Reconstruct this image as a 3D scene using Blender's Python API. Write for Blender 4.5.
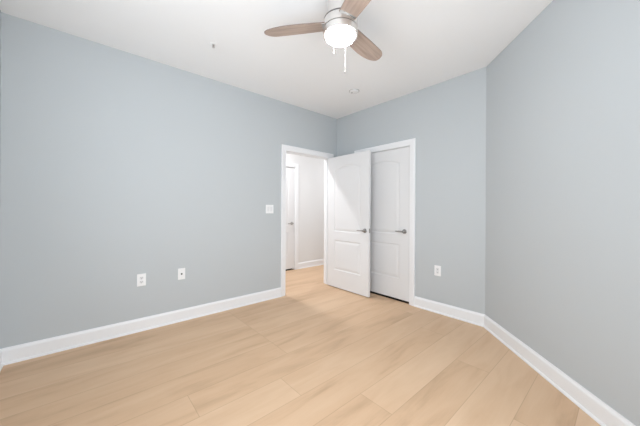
import bpy, bmesh, math, random
from mathutils import Vector, Matrix
from math import sin, cos, tan, pi, radians, sqrt, atan2

C = bpy.context.scene.collection
for o in list(bpy.data.objects):
    bpy.data.objects.remove(o)

# ------------------------------------------------------------------ camera
F_PX, SHIFT, ROLL, YAW, EYE = 269.911, -3.480, 0.0056469, 0.8494969, 1.22
fw = Vector((cos(YAW), sin(YAW), 0)); r0 = Vector((sin(YAW), -cos(YAW), 0)); u0 = Vector((0, 0, 1))
rt = r0 * cos(ROLL) + u0 * sin(ROLL)
up = u0 * cos(ROLL) - r0 * sin(ROLL)
cam_data = bpy.data.cameras.new('camera')
cam = bpy.data.objects.new('camera', cam_data); C.objects.link(cam)
M = Matrix((rt, up, -fw)).transposed().to_4x4()
M.translation = Vector((0, 0, EYE))
cam.matrix_world = M
cam_data.sensor_width = 36; cam_data.sensor_fit = 'HORIZONTAL'
cam_data.lens = F_PX * 36 / 640
cam_data.shift_y = SHIFT / 640
cam_data.clip_start = 0.05
bpy.context.scene.camera = cam

# ------------------------------------------------------------------ room measures
XB, YL, ZC = 3.177, 3.199, 2.731          # back wall, left wall, ceiling
XE, YR = -0.478, -0.56                    # end wall and rear wall, behind the viewer
YD, ANG = 0.979, 0.764382                 # where the angled wall begins, its heading
DD = Vector((-cos(ANG), -sin(ANG)))       # along the angled wall, away from the corner
LD = (YD - YR) / sin(ANG)
XR = XB - LD * cos(ANG)                   # where the angled wall meets the rear wall
T = 0.115                                 # wall thickness
YH = 4.45                                 # far wall of the hall
HX0, HX1 = 1.0, 6.2
E0, E1, EH = 2.167, 3.008, 2.048          # entry opening
K0, K1, KH = 1.858, 2.715, 2.052          # closet opening (along y)
H0, H1, HH = 2.43, 3.236, 2.062           # hall door opening

# ------------------------------------------------------------------ light
sc = bpy.context.scene
sc.view_settings.view_transform = 'Standard'; sc.view_settings.look = 'None'
sc.view_settings.gamma = 1.0; sc.view_settings.use_curve_mapping = False
sc.view_settings.exposure = -0.01
W = bpy.data.worlds.new('sky'); sc.world = W; W.use_nodes = True
bg = W.node_tree.nodes['Background']
bg.inputs['Color'].default_value = (0.80, 0.90, 1.0, 1); bg.inputs['Strength'].default_value = 1.6

def area(name, loc, target, sx, sy, power, col):
    d = bpy.data.lights.new(name, 'AREA'); d.shape = 'RECTANGLE'; d.size = sx; d.size_y = sy
    d.energy = power; d.color = col
    o = bpy.data.objects.new(name, d); C.objects.link(o); o.location = loc
    o.rotation_euler = (Vector(target) - Vector(loc)).to_track_quat('-Z', 'Y').to_euler()
    return o
WIN_R = (-0.38, 1.22, 0.25, 2.35)         # rear window x0 x1 z0 z1
WIN_E = (0.15, 1.75, 0.90, 2.40)          # added end-wall window, unseen: y0 y1 z0 z1
area('unseen_daylight', (0.42, YR - 0.02, 1.30), (-0.05, 1.4, 1.50), 1.5, 2.0, 35, (0.93, 0.97, 1.0))
area('unseen_daylight', (XE - 0.02, 0.95, 1.65), (1.4, 0.95, 2.30), 1.5, 1.4, 24, (0.93, 0.97, 1.0))  # lamp of the added end window, brightens the back and angled walls
FAN_GLOW = 65.0
HALL_W = (26, 17)

# ------------------------------------------------------------------ helpers
def obj(name, bm, mat, parent=None, smooth=False, mats=None):
    bmesh.ops.recalc_face_normals(bm, faces=bm.faces[:])
    me = bpy.data.meshes.new(name); bm.to_mesh(me); bm.free()
    for m in (mats or [mat]): me.materials.append(m)
    if smooth:
        for p in me.polygons: p.use_smooth = True
        me.set_sharp_from_angle(angle=radians(35))
    o = bpy.data.objects.new(name, me); C.objects.link(o)
    if parent: o.parent = parent
    return o

def struct(o, label=None):
    o['kind'] = 'structure'
    return o

def tag(o, label, cat, group=None):
    o['label'] = label; o['category'] = cat
    if group: o['group'] = group
    return o

def empty(name, loc, rotz=0):
    o = bpy.data.objects.new(name, None); C.objects.link(o)
    o.empty_display_size = .1; o.location = loc; o.rotation_euler = (0, 0, rotz)
    return o

def box(bm, x0, x1, y0, y1, z0, z1, bev=0, mi=0):
    r = bmesh.ops.create_cube(bm, size=1)
    vs = r['verts']
    for v in vs:
        v.co = Vector((x0 + (v.co.x + .5) * (x1 - x0), y0 + (v.co.y + .5) * (y1 - y0), z0 + (v.co.z + .5) * (z1 - z0)))
    fs = list({f for v in vs for f in v.link_faces})
    for f in fs: f.material_index = mi
    if bev:
        es = list({e for v in vs for e in v.link_edges})
        rb = bmesh.ops.bevel(bm, geom=es, offset=bev, segments=2, profile=.5, affect='EDGES', clamp_overlap=True)
        for f in rb['faces']: f.material_index = mi
    return bm

def lathe(bm, prof, n=48, at=(0, 0, 0), axis='Z', mi=0, cap=True):
    """prof: list of (radius, height)"""
    rings = []
    def P(r, h, a):
        c, s = r * cos(a), r * sin(a)
        p = {'Z': (c, s, h), 'Y': (c, h, s), 'X': (h, c, s)}[axis]
        return (p[0] + at[0], p[1] + at[1], p[2] + at[2])
    for r, h in prof:
        if r < 1e-6: rings.append([bm.verts.new(P(0, h, 0))])
        else: rings.append([bm.verts.new(P(r, h, 2 * pi * i / n)) for i in range(n)])
    for A, B in zip(rings, rings[1:]):
        for i in range(n):
            j = (i + 1) % n
            q = [A[i % len(A)], A[j % len(A)], B[j % len(B)], B[i % len(B)]]
            q = list(dict.fromkeys(q))
            if len(q) > 2:
                bm.faces.new(q).material_index = mi
    if cap:
        for R in (rings[0], rings[-1]):
            if len(R) > 2: bm.faces.new(R).material_index = mi
    return bm

# ------------------------------------------------------------------ materials
def lin(r, g, b):
    f = lambda c: (c / 255) / 12.92 if c <= 10 else (((c / 255) + .055) / 1.055) ** 2.4
    return (f(r), f(g), f(b), 1)

def mat(name, col, rough=.5, metal=0, spec=.5, bump=None, emit=None):
    m = bpy.data.materials.new(name); m.use_nodes = True
    nt = m.node_tree; b = nt.nodes['Principled BSDF']
    b.inputs['Base Color'].default_value = col
    b.inputs['Roughness'].default_value = rough
    b.inputs['Metallic'].default_value = metal
    b.inputs['Specular IOR Level'].default_value = spec
    if bump:
        sc_, st, dist = bump
        n = nt.nodes.new('ShaderNodeTexNoise'); n.inputs['Scale'].default_value = sc_; n.inputs['Detail'].default_value = 3
        g = nt.nodes.new('ShaderNodeNewGeometry')
        nt.links.new(g.outputs['Position'], n.inputs['Vector'])
        bp = nt.nodes.new('ShaderNodeBump'); bp.inputs['Strength'].default_value = st; bp.inputs['Distance'].default_value = dist
        nt.links.new(n.outputs['Fac'], bp.inputs['Height']); nt.links.new(bp.outputs['Normal'], b.inputs['Normal'])
    if emit:
        b.inputs['Emission Color'].default_value = emit[0]; b.inputs['Emission Strength'].default_value = emit[1]
    return m

M_WALL = mat('blue_grey_wall_paint', lin(196, 201, 204), .75, spec=.25, bump=(160, .08, .002))
M_CEIL = mat('white_ceiling_paint', lin(249, 250, 251), .85, spec=.2, bump=(120, .08, .002))
M_HALL = mat('pale_hall_paint', lin(233, 233, 233), .75, spec=.25)
M_TRIM = mat('white_trim_paint', lin(243, 244, 246), .38, spec=.4)
M_DOOR = mat('white_door_paint', lin(233, 233, 234), .42, spec=.4)
M_PLATE = mat('white_plate_plastic', lin(246, 247, 248), .3)
M_RECEP = mat('receptacle_plastic', lin(232, 233, 235), .35)
M_DARK = mat('dark_slot', lin(40, 40, 42), .6)
M_NICKEL = mat('satin_nickel', lin(176, 174, 172), .32, 1.0, bump=(400, .03, .001))
M_FAN = mat('brushed_nickel_fan', lin(226, 224, 222), .36, 1.0)
M_GROOVE = mat('fan_seam', lin(120, 118, 116), .5, 1.0)
M_GLOBE = mat('frosted_lamp_glass', lin(255, 252, 246), .4, emit=((1.0, .98, .955, 1), FAN_GLOW))
M_CHAIN = mat('pull_chain_metal', lin(236, 236, 235), .4)
M_PULL = mat('chain_pull_grey', lin(128, 124, 120), .5)
M_RING = mat('grey_plastic_ring', lin(205, 205, 205), .5)
M_BRASS = mat('sprinkler_metal', lin(205, 204, 202), .35, .8)
M_GLASSBULB = mat('sprinkler_bulb', lin(120, 40, 34), .15)
M_VINYL = mat('white_window_vinyl', lin(240, 240, 240), .4)

def wood_floor():
    m = bpy.data.materials.new('oak_plank_floor'); m.use_nodes = True
    nt = m.node_tree; N = nt.nodes; Lk = nt.links; b = N['Principled BSDF']
    def mth(op, a, c=None, d=None):
        n = N.new('ShaderNodeMath'); n.operation = op
        for i, v in enumerate((a, c, d)):
            if v is None: continue
            if isinstance(v, (int, float)): n.inputs[i].default_value = v
            else: Lk.new(v, n.inputs[i])
        return n.outputs[0]
    g = N.new('ShaderNodeNewGeometry'); s = N.new('ShaderNodeSeparateXYZ'); Lk.new(g.outputs['Position'], s.inputs[0])
    X, Y = s.outputs[0], s.outputs[1]
    PW, PL = .243, 2.4
    row = mth('DIVIDE', mth('SUBTRACT', Y, 1.406 - PW * 20), PW)
    rid = mth('FLOOR', row); rf = mth('FRACT', row)
    # where each row's first butt joint falls (metres along x), rows counted from y = 1.406 - 20 PW
    joints = {20: 1.08, 21: .52, 22: 1.305, 23: .808, 24: .02, 25: 1.75, 26: .9, 18: 1.39, 19: .25, 17: 2.3, 16: .6, 15: 1.9, 27: 2.1, 28: .4, 29: 1.5, 30: .7, 31: 2.0}
    jr = N.new('ShaderNodeValToRGB'); jr.color_ramp.interpolation = 'CONSTANT'
    els = jr.color_ramp.elements
    for i, k in enumerate(sorted(joints)):
        v = (-joints[k] / PL) % 1.0
        e = els[0] if i == 0 else (els[1] if i == 1 else els.new(.5))
        e.position = (k - 10) / 25; e.color = (v, v, v, 1)
    Lk.new(mth('DIVIDE', mth('ADD', mth('SUBTRACT', rid, 10.0), .5), 25.0), jr.inputs['Fac'])
    col = mth('ADD', mth('DIVIDE', mth('ADD', X, PL * 10), PL), jr.outputs['Color'])
    cid = mth('FLOOR', col); cf = mth('FRACT', col)
    cv = N.new('ShaderNodeCombineXYZ'); Lk.new(rid, cv.inputs[0]); Lk.new(cid, cv.inputs[1])
    w2 = N.new('ShaderNodeTexWhiteNoise'); w2.noise_dimensions = '2D'; Lk.new(cv.outputs[0], w2.inputs['Vector'])
    plank = w2.outputs['Value']
    # grain space: long in x, shifted per plank
    off = mth('MULTIPLY', plank, 37.0)
    gv = N.new('ShaderNodeCombineXYZ')
    Lk.new(mth('ADD', mth('MULTIPLY', X, 1.0), off), gv.inputs[0]); Lk.new(mth('MULTIPLY', Y, 5.0), gv.inputs[1]); Lk.new(off, gv.inputs[2])
    n1 = N.new('ShaderNodeTexNoise'); n1.inputs['Scale'].default_value = 1.7; n1.inputs['Detail'].default_value = 4; n1.inputs['Distortion'].default_value = .6
    Lk.new(gv.outputs[0], n1.inputs['Vector'])
    gv2 = N.new('ShaderNodeCombineXYZ')
    Lk.new(mth('ADD', mth('MULTIPLY', X, 2.0), off), gv2.inputs[0]); Lk.new(mth('MULTIPLY', Y, 60.0), gv2.inputs[1]); Lk.new(off, gv2.inputs[2])
    n2 = N.new('ShaderNodeTexNoise'); n2.inputs['Scale'].default_value = 1.5; n2.inputs['Detail'].default_value = 5; n2.inputs['Roughness'].default_value = .65
    Lk.new(gv2.outputs[0], n2.inputs['Vector'])
    # value = plank tone + broad figure + fine grain
    v = mth('ADD', mth('MULTIPLY', mth('SUBTRACT', plank, .5), .24), mth('MULTIPLY', mth('SUBTRACT', n1.outputs['Fac'], .5), .8))
    v = mth('ADD', v, mth('MULTIPLY', mth('SUBTRACT', n2.outputs['Fac'], .5), .18))
    v = mth('ADD', v, .5)
    r = N.new('ShaderNodeValToRGB'); Lk.new(v, r.inputs['Fac'])
    e = r.color_ramp.elements
    e[0].position = .05; e[0].color = lin(176, 143, 112)
    e[1].position = .95; e[1].color = lin(228, 197, 166)
    x = r.color_ramp.elements.new(.40); x.color = lin(212, 178, 145)
    x = r.color_ramp.elements.new(.62); x.color = lin(219, 187, 155)
    # seams
    ey = mth('MULTIPLY', mth('MINIMUM', rf, mth('SUBTRACT', 1.0, rf)), PW)
    ex = mth('MULTIPLY', mth('MINIMUM', cf, mth('SUBTRACT', 1.0, cf)), PL)
    d = mth('MINIMUM', ey, ex)
    mr = N.new('ShaderNodeMapRange'); mr.inputs['From Min'].default_value = .0006; mr.inputs['From Max'].default_value = .0028
    mr.inputs['To Min'].default_value = .36; mr.inputs['To Max'].default_value = 0
    Lk.new(d, mr.inputs['Value'])
    mx = N.new('ShaderNodeMix'); mx.data_type = 'RGBA'; Lk.new(mr.outputs['Result'], mx.inputs['Factor'])
    Lk.new(r.outputs['Color'], mx.inputs[6]); mx.inputs[7].default_value = lin(140, 108, 80)
    Lk.new(mx.outputs[2], b.inputs['Base Color'])
    b.inputs['Roughness'].default_value = .48; b.inputs['Specular IOR Level'].default_value = .35
    bp = N.new('ShaderNodeBump'); bp.inputs['Strength'].default_value = .25; bp.inputs['Distance'].default_value = .0015
    Lk.new(mth('SUBTRACT', mth('MULTIPLY', n2.outputs['Fac'], .25), mr.outputs['Result']), bp.inputs['Height'])
    Lk.new(bp.outputs['Normal'], b.inputs['Normal'])
    return m
M_FLOOR = wood_floor()

def blade_wood():
    m = bpy.data.materials.new('washed_oak_blade'); m.use_nodes = True
    nt = m.node_tree; N = nt.nodes; Lk = nt.links; b = N['Principled BSDF']
    tc = N.new('ShaderNodeTexCoord'); mp = N.new('ShaderNodeMapping'); mp.inputs['Scale'].default_value = (2, 30, 2)
    Lk.new(tc.outputs['Object'], mp.inputs['Vector'])
    n = N.new('ShaderNodeTexNoise'); n.inputs['Scale'].default_value = 1.6; n.inputs['Detail'].default_value = 6
    Lk.new(mp.outputs[0], n.inputs['Vector'])
    r = N.new('ShaderNodeValToRGB'); Lk.new(n.outputs['Fac'], r.inputs['Fac'])
    r.color_ramp.elements[0].position = .3; r.color_ramp.elements[0].color = lin(160, 140, 128)
    r.color_ramp.elements[1].position = .7; r.color_ramp.elements[1].color = lin(190, 171, 158)
    Lk.new(r.outputs['Color'], b.inputs['Base Color']); b.inputs['Roughness'].default_value = .45
    return m
M_BLADE = blade_wood()
M_EDGE = mat('blade_edge_dark', lin(122, 108, 100), .5)  # blade edges darker than the faces

# ------------------------------------------------------------------ structure: floor, ceiling, walls
bm = bmesh.new(); box(bm, XE - .5, HX1 + .2, YR - .4, YH + .4, -.12, 0); struct(obj('floor', bm, M_FLOOR))
bm = bmesh.new(); box(bm, XE - .5, HX1 + .2, YR - .4, YH + .4, ZC, ZC + .12); struct(obj('ceiling', bm, M_CEIL))

def wall(name, p0, p1, thick, holes, m, ext0=0, ext1=0, top=ZC):
    """wall face runs p0->p1 at floor level; body lies to the LEFT of that heading. holes: (s0,s1,z0,z1). ext: back-side end shift"""
    p0 = Vector(p0); p1 = Vector(p1); L = (p1 - p0).length; d = (p1 - p0) / L; n = Vector((-d.y, d.x))
    ss = sorted({0, L} | {h[0] for h in holes} | {h[1] for h in holes})
    zs = sorted({0, top} | {h[2] for h in holes} | {h[3] for h in holes})
    bm = bmesh.new(); V = {}
    def vert(s, z, k):
        if (s, z, k) not in V:
            q = s
            if k and s == 0: q = -ext0
            if k and s == L: q = L + ext1
            p = p0 + d * q + n * (thick * k)
            V[(s, z, k)] = bm.verts.new((p.x, p.y, z))
        return V[(s, z, k)]
    ns, nz = len(ss) - 1, len(zs) - 1
    def solid(i, j):
        if not (0 <= i < ns and 0 <= j < nz): return False
        a, c = (ss[i] + ss[i + 1]) / 2, (zs[j] + zs[j + 1]) / 2
        return not any(h[0] < a < h[1] and h[2] < c < h[3] for h in holes)
    for i in range(ns):
        for j in range(nz):
            if not solid(i, j): continue
            a, b_, c, e = ss[i], ss[i + 1], zs[j], zs[j + 1]
            for k in (0, 1):
                bm.faces.new([vert(a, c, k), vert(b_, c, k), vert(b_, e, k), vert(a, e, k)])
            for (di, dj, q) in ((-1, 0, ((a, c), (a, e))), (1, 0, ((b_, c), (b_, e))), (0, -1, ((a, c), (b_, c))), (0, 1, ((a, e), (b_, e)))):
                if not solid(i + di, j + dj):
                    (s0, z0), (s1, z1) = q
                    bm.faces.new([vert(s0, z0, 0), vert(s1, z1, 0), vert(s1, z1, 1), vert(s0, z0, 1)])
    return struct(obj(name, bm, m))

# left wall: face at y = YL, body on +y; heading +x keeps +y on the left
o = wall('wall_left', (XE, YL), (XB, YL), T, [(E0 - .018 - XE, E1 + .018 - XE, 0, EH + .018)], M_WALL)
# the hall side of that wall is painted in the hall's pale colour
o.data.materials.append(M_HALL)
for p in o.data.polygons:
    if p.center.y > YL + .01: p.material_index = 1
# back wall: body on +x -> heading -y ; starts at (XB,YL)
wall('wall_back', (XB, YL + T), (XB, YD), T, [(YL + T - K1 - .018, YL + T - K0 + .018, 0, KH + .018)], M_WALL, 0, 0)
pD = Vector((XB, YD)) + DD * LD
wall('wall_right', (XB, YD), (pD.x, pD.y), T, [], M_WALL, 0, 0)
wall('wall_rear', (pD.x, YR), (XE, YR), T, [(pD.x - WIN_R[1], pD.x - WIN_R[0], WIN_R[2], WIN_R[3])], M_WALL, 0, T)
wall('wall_end', (XE, YR), (XE, YL + T), T, [(WIN_E[0] - YR, WIN_E[1] - YR, WIN_E[2], WIN_E[3])], M_WALL)
# hall beyond the doorway
wall('wall_hall_far', (HX0, YH), (HX1, YH), .1, [(H0 - .018 - HX0, H1 + .018 - HX0, 0, HH + .018)], M_HALL)
bm = bmesh.new(); box(bm, HX0, HX1, YH + .14, YH + .22, 0, ZC); struct(obj('wall_hall_backing', bm, M_HALL))  # added unseen backing, closes off the hall door and keeps its gap dark
bm = bmesh.new(); box(bm, HX1, HX1 + .1, YL, YH + .22, 0, ZC); struct(obj('wall_hall_end', bm, M_HALL))
bm = bmesh.new(); box(bm, HX0 - .1, HX0, YL + T, YH + .22, 0, ZC); struct(obj('wall_hall_start', bm, M_HALL))
bm = bmesh.new(); box(bm, XB + T, HX1, YL + .01, YL + T, 0, ZC); struct(obj('wall_hall_near', bm, M_HALL))
# closet behind the back wall
bm = bmesh.new(); box(bm, 3.9, 3.98, 1.4, YL + .01, 0, ZC); box(bm, XB + T, 3.9, 1.4, 1.48, 0, ZC); struct(obj('wall_closet', bm, M_HALL))

M_GAP_SHADE = mat('dark_gap_shade', lin(34, 30, 27), .95, bump=(300, .5, .004))  # invented dark carpet, paints in the shade under the closed doors
bm = bmesh.new(); box(bm, XB + .012, 3.9, K0, K1, 0, .004); struct(obj('floor_closet_shade', bm, M_GAP_SHADE))  # dark sheet for the shade beneath the closet door
bm = bmesh.new(); box(bm, H0, H1, YH + .012, YH + .14, 0, .004); struct(obj('floor_hall_door_shade', bm, M_GAP_SHADE))  # same painted shade beneath the hall door

# ------------------------------------------------------------------ unseen windows behind the viewer, sized to light the room
def window(name, w, h, loc, rotz):
    bm = bmesh.new(); f = .05; dp = .07
    for (a, b_, c, e) in ((0, w, 0, f), (0, w, h - f, h), (0, f, f, h - f), (w - f, w, f, h - f), (f, w - f, h / 2 - .025, h / 2 + .025)):
        box(bm, a, b_, -dp, 0, c, e, .004)
    o = struct(obj(name, bm, M_VINYL)); o.location = loc; o.rotation_euler = (0, 0, rotz)
    bm = bmesh.new(); box(bm, -.05, w + .05, .02, .075, -.03, 0, .004); obj('window_sill', bm, M_TRIM, o)
    return o
window('window_1', WIN_R[1] - WIN_R[0], WIN_R[3] - WIN_R[2], (WIN_R[0], YR - .02, WIN_R[2]), 0)
window('window_added', WIN_E[1] - WIN_E[0], WIN_E[3] - WIN_E[2], (XE - .02, WIN_E[1], WIN_E[2]), -pi / 2)  # added window in the unseen end wall, there for its light

# ------------------------------------------------------------------ baseboards
BASE = [(0, 0), (.024, 0), (.0235, .009), (.020, .016), (.0145, .019), (.0145, .104), (.012, .113), (.007, .120), (.005, .128), (0, .128)]
def baseboard(name, p0, p1, k0=0, k1=0, prof=BASE):
    """wall runs p0->p1, room on the RIGHT of the heading; k = mitre slope at each end"""
    p0 = Vector(p0); p1 = Vector(p1); d = (p1 - p0).normalized(); n = Vector((d.y, -d.x))
    bm = bmesh.new(); A = []; B = []
    for o, z in prof:
        a = p0 + n * (o - .0005 if o == 0 else o) + d * (o * k0); b_ = p1 + n * (o - .0005 if o == 0 else o) - d * (o * k1)
        A.append(bm.verts.new((a.x, a.y, z))); B.append(bm.verts.new((b_.x, b_.y, z)))
    m = len(prof)
    for i in range(m):
        j = (i + 1) % m
        bm.faces.new([A[i], A[j], B[j], B[i]])
    bm.faces.new(A); bm.faces.new(B[::-1])
    return struct(obj(name, bm, M_TRIM))
CW = .076                                  # casing width
RV = .006                                  # reveal
thB = pi / 2 + ANG                         # interior corner angle back / angled wall
kB = 1 / tan(thB / 2); kR = 1 / tan((pi - ANG) / 2 + 0) if False else 1 / tan((pi - ANG) / 2)
baseboard('baseboard_left', (XE, YL), (E0 - RV - CW, YL), 1, 0)
baseboard('baseboard_corner', (E1 + RV + CW, YL), (XB, YL), 0, 1)
baseboard('baseboard_back_inner', (XB, YL), (XB, K1 + RV + CW), 1, 0)
baseboard('baseboard_back', (XB, K0 - RV - CW), (XB, YD), 0, kB)
baseboard('baseboard_right', (XB, YD), (pD.x, pD.y), kB, kR)
baseboard('baseboard_rear', (pD.x, YR), (XE, YR), kR, 1)
baseboard('baseboard_end', (XE, YR), (XE, YL), 1, 1)
baseboard('baseboard_hall', (H1 + RV + CW, YH), (HX1, YH), 0, 1)
baseboard('baseboard_hall_far', (HX0, YH), (H0 - RV - CW, YH), 1, 0)

# ------------------------------------------------------------------ casings and jambs
CAS = [(0, 0), (0, .010), (.004, .013), (.030, .015), (.040, .018), (.068, .019), (.074, .017), (.076, .013), (.076, 0)]
def casing(name, s0, s1, h, to_world, jamb=T, hall_side=None, stop=None):
    """s0,s1: clear opening. to_world(s, v, z): v = protrusion out of the room face (negative = into the wall)."""
    bm = bmesh.new()
    def sweep(sign, base):
        cols = []
        for u, v in CAS:
            a = RV + u; w = base + sign * v
            cols.append([bm.verts.new(to_world(s, w, z)) for s, z in ((s0 - a, 0), (s0 - a, h + a), (s1 + a, h + a), (s1 + a, 0))])
        m = len(cols)
        for i in range(m):
            j = (i + 1) % m
            for k in range(3):
                bm.faces.new([cols[i][k], cols[j][k], cols[j][k + 1], cols[i][k + 1]])
        bm.faces.new([c[0] for c in cols]); bm.faces.new([c[3] for c in cols][::-1])
    sweep(1, .0003)
    if hall_side is not None: sweep(-1, hall_side)
    # jamb lining: U of .018 boards
    def ubox(sa, sb, va, vb, za, zb):
        vs = [bm.verts.new(to_world(s, v, z)) for s in (sa, sb) for v in (va, vb) for z in (za, zb)]
        for q in ((0, 1, 3, 2), (4, 6, 7, 5), (0, 4, 5, 1), (2, 3, 7, 6), (0, 2, 6, 4), (1, 5, 7, 3)):
            bm.faces.new([vs[i] for i in q])
    g = .0177
    ubox(s0 - g, s0, -jamb, 0, 0, h + g); ubox(s1, s1 + g, -jamb, 0, 0, h + g); ubox(s0, s1, -jamb, 0, h, h + g)
    if stop:
        a, b_ = stop
        ubox(s0, s0 + .011, a, b_, 0, h); ubox(s1 - .011, s1, a, b_, 0, h); ubox(s0 + .011, s1 - .011, a, b_, h - .011, h)
    return struct(obj(name, bm, M_TRIM))
casing('trim_1', E0, E1, EH, lambda s, v, z: (s, YL - v, z), T, hall_side=-T - .0003, stop=(-.075, -.04))
casing('trim_2', K0, K1, KH, lambda s, v, z: (XB - v, s, z), T, stop=(-.078, -.043))
casing('trim_3', H0, H1, HH, lambda s, v, z: (s, YH - v, z), .1, stop=(-.078, -.043))

# ------------------------------------------------------------------ doors
def outline(x0, x1, z0, zs, rise, i, n=18):
    pts = [(x0 + i, z0 + i), (x1 - i, z0 + i)]
    if rise == 0:
        return pts + [(x1 - i, zs - i), (x0 + i, zs - i)]
    hw = (x1 - x0) / 2; cx = (x0 + x1) / 2
    R = (hw * hw + rise * rise) / (2 * rise); cz = zs + rise - R
    for k in range(n + 1):
        x = (hw - i) * (1 - 2 * k / n)
        pts.append((cx + x, cz + sqrt((R - i) ** 2 - x * x)))
    return pts
MOULD = [(0, 0), (.006, .0045), (.012, .0062), (.020, .0056), (.044, .001), (.050, .0006)]
def door_slab(bm, w, h, t, stile, lower, upper, rise):
    x0, x1 = stile, w - stile
    for side in (0, 1):
        Yf = (lambda dep: dep) if side == 0 else (lambda dep: t - dep)
        V = lambda x, z, dep=0: bm.verts.new((x, Yf(dep), z))
        def quad(a, b_, c, e): bm.faces.new([V(a, c), V(b_, c), V(b_, e), V(a, e)])
        quad(0, x0, 0, h); quad(x1, w, 0, h); quad(x0, x1, 0, lower[0]); quad(x0, x1, lower[1], upper[0])
        top = outline(x0, x1, upper[0], upper[1], rise, 0)[2:]
        for (a, za), (b_, zb) in zip(top, top[1:]):
            bm.faces.new([V(a, za), V(b_, zb), V(b_, h), V(a, h)])
        for (z0, z1, rs) in ((lower[0], lower[1], 0), (upper[0], upper[1], rise)):
            rings = [[V(x, z, dep) for x, z in outline(x0, x1, z0, z1, rs, i)] for i, dep in MOULD]
            for A, B in zip(rings, rings[1:]):
                for i in range(len(A)):
                    j = (i + 1) % len(A); bm.faces.new([A[i], A[j], B[j], B[i]])
            bm.faces.new(rings[-1])
    V = lambda x, y, z: bm.verts.new((x, y, z))
    bm.faces.new([V(0, 0, 0), V(0, t, 0), V(0, t, h), V(0, 0, h)]); bm.faces.new([V(w, 0, 0), V(w, t, 0), V(w, t, h), V(w, 0, h)])
    bm.faces.new([V(0, 0, 0), V(w, 0, 0), V(w, t, 0), V(0, t, 0)]); bm.faces.new([V(0, 0, h), V(w, 0, h), V(w, t, h), V(0, t, h)])
    bmesh.ops.remove_doubles(bm, verts=bm.verts[:], dist=1e-5)

def lever(parent, x, z, yface, sgn, toward):
    """lever set: rose on the face at y=yface, standing out to sgn*y, lever pointing along toward*x"""
    bm = bmesh.new()
    prof = [(.031, 0), (.031, .006), (.029, .009), (.014, .0105), (.0115, .014), (.0115, .040), (.013, .043), (.013, .054), (.011, .057), (0, .057)]
    lathe(bm, [(r, sgn * h) for r, h in prof], 28, (x, yface, z), 'Y', cap=False)
    # the lever arm: tapered, slightly bowed bar
    secs = []
    for k in range(9):
        f = k / 8
        cxp = x + toward * (.118 * f); cy = yface + sgn * (.048 - .006 * sin(f * pi * .5) * f)
        hz = .0095 * (1 - .25 * f); hy = .006 * (1 - .2 * f)
        if k == 8: hz *= .6; hy *= .6
        secs.append([bm.verts.new((cxp, cy + hy * cos(a), z + hz * sin(a))) for a in [2 * pi * q / 12 for q in range(12)]])
    for A, B in zip(secs, secs[1:]):
        for i in range(12):
            j = (i + 1) % 12; bm.faces.new([A[i], A[j], B[j], B[i]])
    bm.faces.new(secs[0]); bm.faces.new(secs[-1])
    o = obj('door_handle', bm, M_NICKEL, parent, smooth=True)
    o['label'] = 'satin nickel lever handle'
    return o

DT = .035
def make_door(name, w, h, loc, rotz, hinge_side=0, latch=False):
    """local: x from hinge to latch edge, y = 0 the face seen from the room"""
    bm = bmesh.new(); door_slab(bm, w, h, DT, .148, (.272, .735), (.868, 1.825), .055)
    o = struct(obj(name, bm, M_DOOR)); o.location = loc; o.rotation_euler = (0, 0, rotz)
    return o

# door_1: the entry door standing open at a right angle to the left wall
d1 = make_door('door_1', .830, 2.030, (2.966, YL - .018, .012), -pi / 2)
# local x -> -Y world ; local y -> +X world ; so the y=0 face looks to -X
lever(d1, .830 - .068, .915, 0, -1, -1); lever(d1, .830 - .068, .915, DT, 1, -1)
bm = bmesh.new(); box(bm, .830 - .0005, .8315, .006, DT - .006, .885, .945, .0004); box(bm, .831, .839, .011, DT - .011, .905, .925, .002)
obj('latch_plate', bm, M_NICKEL, d1)
for z in (.25, 1.02, 1.80):
    bm = bmesh.new()
    box(bm, -.0012, .0006, .003, DT - .001, z - .045, z + .045)
    lathe(bm, [(.006, z - .046), (.0065, z - .04), (.0065, z + .04), (.006, z + .046)], 14, (-.006, DT + .004, 0))
    obj('hinge', bm, M_NICKEL, d1, smooth=True)
# door_2: closed closet door on the back wall. local x -> -Y, local y -> +X, hinged on the far (left) side
d2 = make_door('door_2', K1 - K0 - .007, 2.019, (XB + .008, K1 - .0035, .028), -pi / 2)
lever(d2, K1 - K0 - .007 - .072, .908, 0, -1, -1)
# door_3: closed door in the hall. local x -> +X, face looks to -Y
d3 = make_door('door_3', H1 - H0 - .007, 2.026, (H0 + .0035, YH + .008, .030), 0)
lever(d3, H1 - H0 - .007 - .072, .908, 0, -1, -1)

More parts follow.
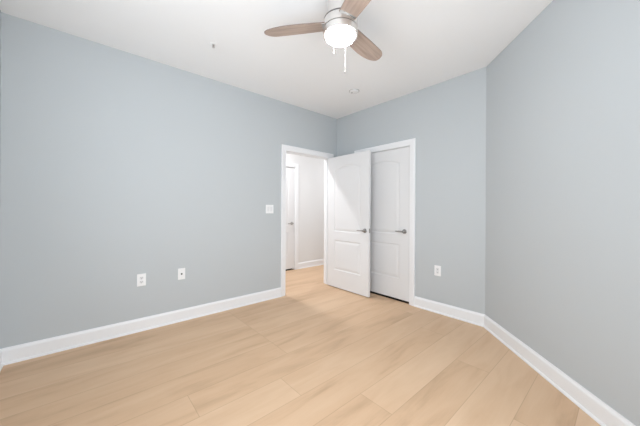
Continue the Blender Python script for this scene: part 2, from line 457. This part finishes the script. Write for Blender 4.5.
# ------------------------------------------------------------------ wall plates
def plate(name, w, h, loc, rotz, wallbits):
    """local: x along wall, y = 0 at wall, -y out into the room"""
    e = empty(name, loc, rotz)
    bm = bmesh.new(); box(bm, -w / 2, w / 2, -.006, 0.0, -h / 2, h / 2, .0025); obj('cover_plate', bm, M_PLATE, e)
    return e
def screw(e, x, z):
    bm = bmesh.new(); lathe(bm, [(.0035, -.006), (.003, -.0072), (0, -.0074)], 12, (x, 0, z), 'Y'); obj('screw', bm, M_RECEP, e)
def duplex(loc, rotz):
    e = plate('wall_outlet', .076, .122, loc, rotz, None)
    for s in (-1, 1):
        zc = s * .0195
        bm = bmesh.new(); lathe(bm, [(.0172, -.0055), (.0172, -.0085), (.016, -.0092), (0, -.0092)], 28, (0, 0, 0), 'Y')
        for v in bm.verts: v.co.z = max(-.0135, min(.0135, v.co.z)) + zc
        r = obj('receptacle', bm, M_RECEP, e)
        bm = bmesh.new()
        box(bm, -.0075, -.0052, -.0096, -.0088, zc - .002, zc + .008); box(bm, .0052, .0075, -.0096, -.0088, zc - .001, zc + .007)
        lathe(bm, [(.0028, -.0088), (.0028, -.0096)], 12, (0, 0, zc - .0075), 'Y')
        obj('slots', bm, M_DARK, r)
    screw(e, 0, 0)
    return e
tag(duplex((.444, YL, .508), 0), 'white duplex power outlet on the left wall, farther from the doorway', 'outlet')
e = plate('cable_outlet', .072, .122, (.811, YL, .512), 0, None)
bm = bmesh.new(); lathe(bm, [(.0085, -.0055), (.0085, -.009), (.006, -.0095), (.006, -.016), (.003, -.016), (.003, -.012), (0, -.012)], 20, (0, 0, 0), 'Y')
obj('coaxial_socket', bm, M_DARK, e, smooth=True)
screw(e, 0, .042); screw(e, 0, -.042)
tag(e, 'white cable socket plate with one dark centre jack, low on the left wall', 'cable socket')
# rectangular outlet on the back wall (room is on -x, so local -y -> -x)
e = plate('wall_outlet', .078, .122, (XB, 1.484, .500), -pi / 2, None)
bm = bmesh.new(); box(bm, -.0168, .0168, -.0082, -.005, -.0335, .0335, .0012); r = obj('receptacle', bm, M_RECEP, e)
bm = bmesh.new()
for s in (-1, 1):
    z = s * .018
    box(bm, -.0075, -.0052, -.0086, -.0078, z - .002, z + .008); box(bm, .0052, .0075, -.0086, -.0078, z - .001, z + .007)
    lathe(bm, [(.0028, -.0078), (.0028, -.0086)], 12, (0, 0, z - .0075), 'Y')
obj('slots', bm, M_DARK, r)
screw(e, 0, .048); screw(e, 0, -.048)
tag(e, 'white power outlet low on the back wall beside the closet door', 'outlet')
# two rockers by the doorway
e = plate('light_switch', .118, .116, (1.902, YL, 1.222), 0, None)
for s in (-1, 1):
    bm = bmesh.new()
    cx = s * .023
    vs = [bm.verts.new(p) for p in ((cx - .0165, -.005, -.033), (cx + .0165, -.005, -.033), (cx + .0165, -.005, .033), (cx - .0165, -.005, .033),
                                    (cx - .0155, -.0065, -.032), (cx + .0155, -.0065, -.032), (cx + .0155, -.0105, .032), (cx - .0155, -.0105, .032))]
    for q in ((0, 1, 2, 3), (4, 5, 6, 7), (0, 1, 5, 4), (1, 2, 6, 5), (2, 3, 7, 6), (3, 0, 4, 7)): bm.faces.new([vs[i] for i in q])
    obj('rocker', bm, M_RECEP, e)
    screw(e, cx, .048); screw(e, cx, -.048)
tag(e, 'white double rocker light switch on the left wall beside the doorway', 'light switch')

# ------------------------------------------------------------------ ceiling fan
FX, FY = 1.358, 1.337
fan = empty('ceiling_fan', (FX, FY, ZC))
tag(fan, 'brushed nickel ceiling fan with three washed wood blades and a lit white globe', 'ceiling fan')
def zz(p): return [(r, z - ZC) for r, z in p]
bm = bmesh.new(); lathe(bm, zz([(.098, ZC), (.098, 2.715), (.094, 2.70), (.090, 2.64), (.086, 2.56), (.086, 2.544)])); obj('canopy', bm, M_FAN, fan, smooth=True)
bm = bmesh.new(); lathe(bm, zz([(.086, 2.550), (.110, 2.550), (.117, 2.547), (.119, 2.541), (.120, 2.493), (.114, 2.490)])); obj('motor_housing', bm, M_FAN, fan, smooth=True)
for ra, za, zb_ in ((.1165, 2.493, 2.4845), (.1165, 2.557, 2.5485)):
    bm = bmesh.new(); lathe(bm, zz([(ra, za), (ra, zb_)])); obj('seam_ring', bm, M_GROOVE, fan, smooth=True)
bm = bmesh.new(); lathe(bm, zz([(.114, 2.488), (.120, 2.485), (.121, 2.462), (.120, 2.442), (.104, 2.440)])); lk = obj('light_kit', bm, M_FAN, fan, smooth=True)
g = [(.1045, 2.444), (.1055, 2.438)]
for k in range(1, 11):
    a = k / 10 * pi / 2
    g.append((.1055 * cos(a) ** .7 if k < 10 else 0, 2.438 - .036 * sin(a) ** 1.1))
bm = bmesh.new(); lathe(bm, zz(g), cap=False); gl = obj('lamp_globe', bm, M_GLOBE, fan, smooth=True)
gl['label'] = 'glowing frosted white glass globe'

def blade_mesh():
    """blade along +x, thickness about z=0"""
    R0, R1 = .095, .562; N_ = 26; th = .007
    up_, lo_ = [], []
    for k in range(N_ + 1):
        f = k / N_
        x = R0 + (R1 - R0) * (1 - (1 - f) ** 1.6 if f > 0 else 0)
        t = (x - R0) / (R1 - R0)
        wl = .062 + .014 * math.sin(min(1, t / .72) * pi / 2)       # leading half-width
        wt = .060 + .012 * math.sin(min(1, t / .8) * pi / 2)
        tl = max(0, (t - .42) / .58); tt = max(0, (t - .80) / .20)
        wl *= sqrt(max(0, 1 - tl ** 2.2)); wt *= sqrt(max(0, 1 - tt ** 2.4))
        up_.append((x, wl)); lo_.append((x, -wt))
    pts = lo_ + up_[::-1][1:]
    bm = bmesh.new()
    top = [bm.verts.new((x, y, th / 2)) for x, y in pts]; bot = [bm.verts.new((x, y, -th / 2)) for x, y in pts]
    bmesh.ops.remove_doubles(bm, verts=top + bot, dist=1e-6)
    bm.verts.ensure_lookup_table()
    top = [v for v in bm.verts if v.co.z > 0]; bot = [v for v in bm.verts if v.co.z < 0]
    n = len(top)
    bm.faces.new(top); bm.faces.new(bot[::-1])
    for i in range(n):
        j = (i + 1) % n; bm.faces.new([top[i], bot[i], bot[j], top[j]]).material_index = 1
    return bm
PITCH = radians(-11)
aL = atan2(1.771 - FY, 1.002 - FX)
for k in range(3):
    a = aL + k * 2 * pi / 3
    b_ = obj('blade', blade_mesh(), M_BLADE, fan, mats=[M_BLADE, M_EDGE])
    b_.location = (0, 0, 2.520 - ZC)
    b_.rotation_euler = (Matrix.Rotation(a, 3, 'Z') @ Matrix.Rotation(PITCH, 3, 'X')).to_euler()
    b_['label'] = 'washed wood fan blade'
    bm = bmesh.new(); box(bm, .085, .128, -.058, .058, -.0058, .0058, .002)
    h = obj('blade_iron', bm, M_NICKEL, b_)
# pull chains on the far rim of the light kit
def chain(lat, dep, zb, fobr):
    r = Vector((sin(YAW), -cos(YAW), 0)) * lat + Vector((cos(YAW), sin(YAW), 0)) * dep
    bm = bmesh.new(); n = max(3, int((2.442 - zb) / .0055))
    for i in range(n):
        z = 2.442 - (i + .5) * (2.442 - zb) / n
        lathe(bm, [(0, z - ZC - .0029), (.0010, z - ZC - .0012), (.0010, z - ZC + .0012), (0, z - ZC + .0029)], 6, (r.x, r.y, 0), cap=False)
    o = obj('pull_chain', bm, M_CHAIN, fan)
    bm = bmesh.new(); lathe(bm, [(0, zb - ZC + .002), (.004, zb - ZC), (.0055, zb - ZC - .014), (.0052, zb - ZC - .019), (.003, zb - ZC - .022), (0, zb - ZC - .022)], 14, (r.x, r.y, 0), cap=False)
    obj('chain_pull', bm, M_PULL, o, smooth=True)
chain(.043, .097, 2.252, 0)
chain(-.040, .098, 2.397, 0)

# ------------------------------------------------------------------ small ceiling things
t = empty('smoke_detector', (2.589, 2.298, ZC))
tag(t, 'small flat round white detector on the ceiling towards the room corner', 'smoke detector')
bm = bmesh.new(); lathe(bm, [(.067, 0), (.067, -.004), (.064, -.006), (.060, -.006), (.060, -.002)], 40); obj('base_ring', bm, M_RING, t, smooth=True)
bm = bmesh.new(); lathe(bm, [(.056, -.001), (.056, -.007), (.052, -.009), (0, -.010)], 40); obj('cover', bm, M_CEIL, t, smooth=True)
bm = bmesh.new(); lathe(bm, [(.007, -.008), (.007, -.0125), (0, -.0125)], 12, (.0, .038, 0)); obj('dark_spot', bm, M_DARK, t)  # small dark disc set off the cover's centre
t = empty('fire_sprinkler', (.894, 2.507, ZC)); t.scale = (.85, .85, .75)
tag(t, 'small metal fire sprinkler hanging from the ceiling above the left wall', 'sprinkler')
bm = bmesh.new(); lathe(bm, [(.036, 0), (.036, -.003), (.030, -.006), (.014, -.008), (.014, -.004)], 32); obj('escutcheon', bm, M_CEIL, t, smooth=True)
bm = bmesh.new(); lathe(bm, [(.011, 0), (.011, -.016), (.008, -.018)], 18)
for s in (-1, 1): box(bm, s * .010 - .0025, s * .010 + .0025, -.002, .002, -.038, -.012, .0006)
box(bm, -.012, .012, -.0025, .0025, -.042, -.036, .001)
obj('sprinkler_frame', bm, M_BRASS, t)
bm = bmesh.new(); lathe(bm, [(.0025, -.018), (.0025, -.036)], 10); obj('glass_bulb', bm, M_GLASSBULB, t)
bm = bmesh.new(); lathe(bm, [(.013, -.042), (.013, -.0435), (0, -.0445)], 20); obj('deflector', bm, M_BRASS, t)

# ------------------------------------------------------------------ hall ceiling lamps (above the doorway's head, out of sight)
for i, (x, y) in enumerate(((2.2, 3.84), (4.95, 3.84))):
    d = bpy.data.lights.new('hall_lamp', 'AREA'); d.shape = 'DISK'; d.size = .14; d.energy = HALL_W[i]; d.color = (.97, .98, 1.0)
    o = bpy.data.objects.new('hall_lamp', d); C.objects.link(o); o.location = (x, y, ZC - .012)

# ------------------------------------------------------------------ words for the setting
for n, l, c in (
    ('floor', 'pale oak plank floor running through the room and the hall', 'floor'),
    ('ceiling', 'flat white ceiling carrying the fan', 'ceiling'),
    ('wall_left', 'long blue grey wall with the doorway and two low wall plates', 'wall'),
    ('wall_back', 'blue grey end wall with the closed closet door', 'wall'),
    ('wall_right', 'plain angled blue grey wall without doors or plates', 'wall'),
    ('wall_hall_far', 'pale hall wall seen through the open doorway', 'wall'),
    ('door_1', 'white two panel door standing open at the doorway', 'door'),
    ('door_2', 'white two panel closet door, closed, half hidden behind the open door', 'door'),
    ('door_3', 'closed white door in the hall beyond the doorway', 'door'),
    ('trim_1', 'white casing and jamb around the open doorway', 'door casing'),
    ('trim_2', 'white casing around the closed closet door', 'door casing'),
    ('trim_3', 'white casing around the hall door', 'door casing'),
    ('baseboard_left', 'long white baseboard under the two low wall plates', 'baseboard'),
    ('baseboard_back', 'short white baseboard between the closet casing and the angled wall', 'baseboard'),
    ('baseboard_right', 'white baseboard along the plain angled wall', 'baseboard'),
    ('baseboard_hall', 'white baseboard in the hall beyond the doorway', 'baseboard'),
):
    o = bpy.data.objects[n]; o['label'] = l; o['category'] = c
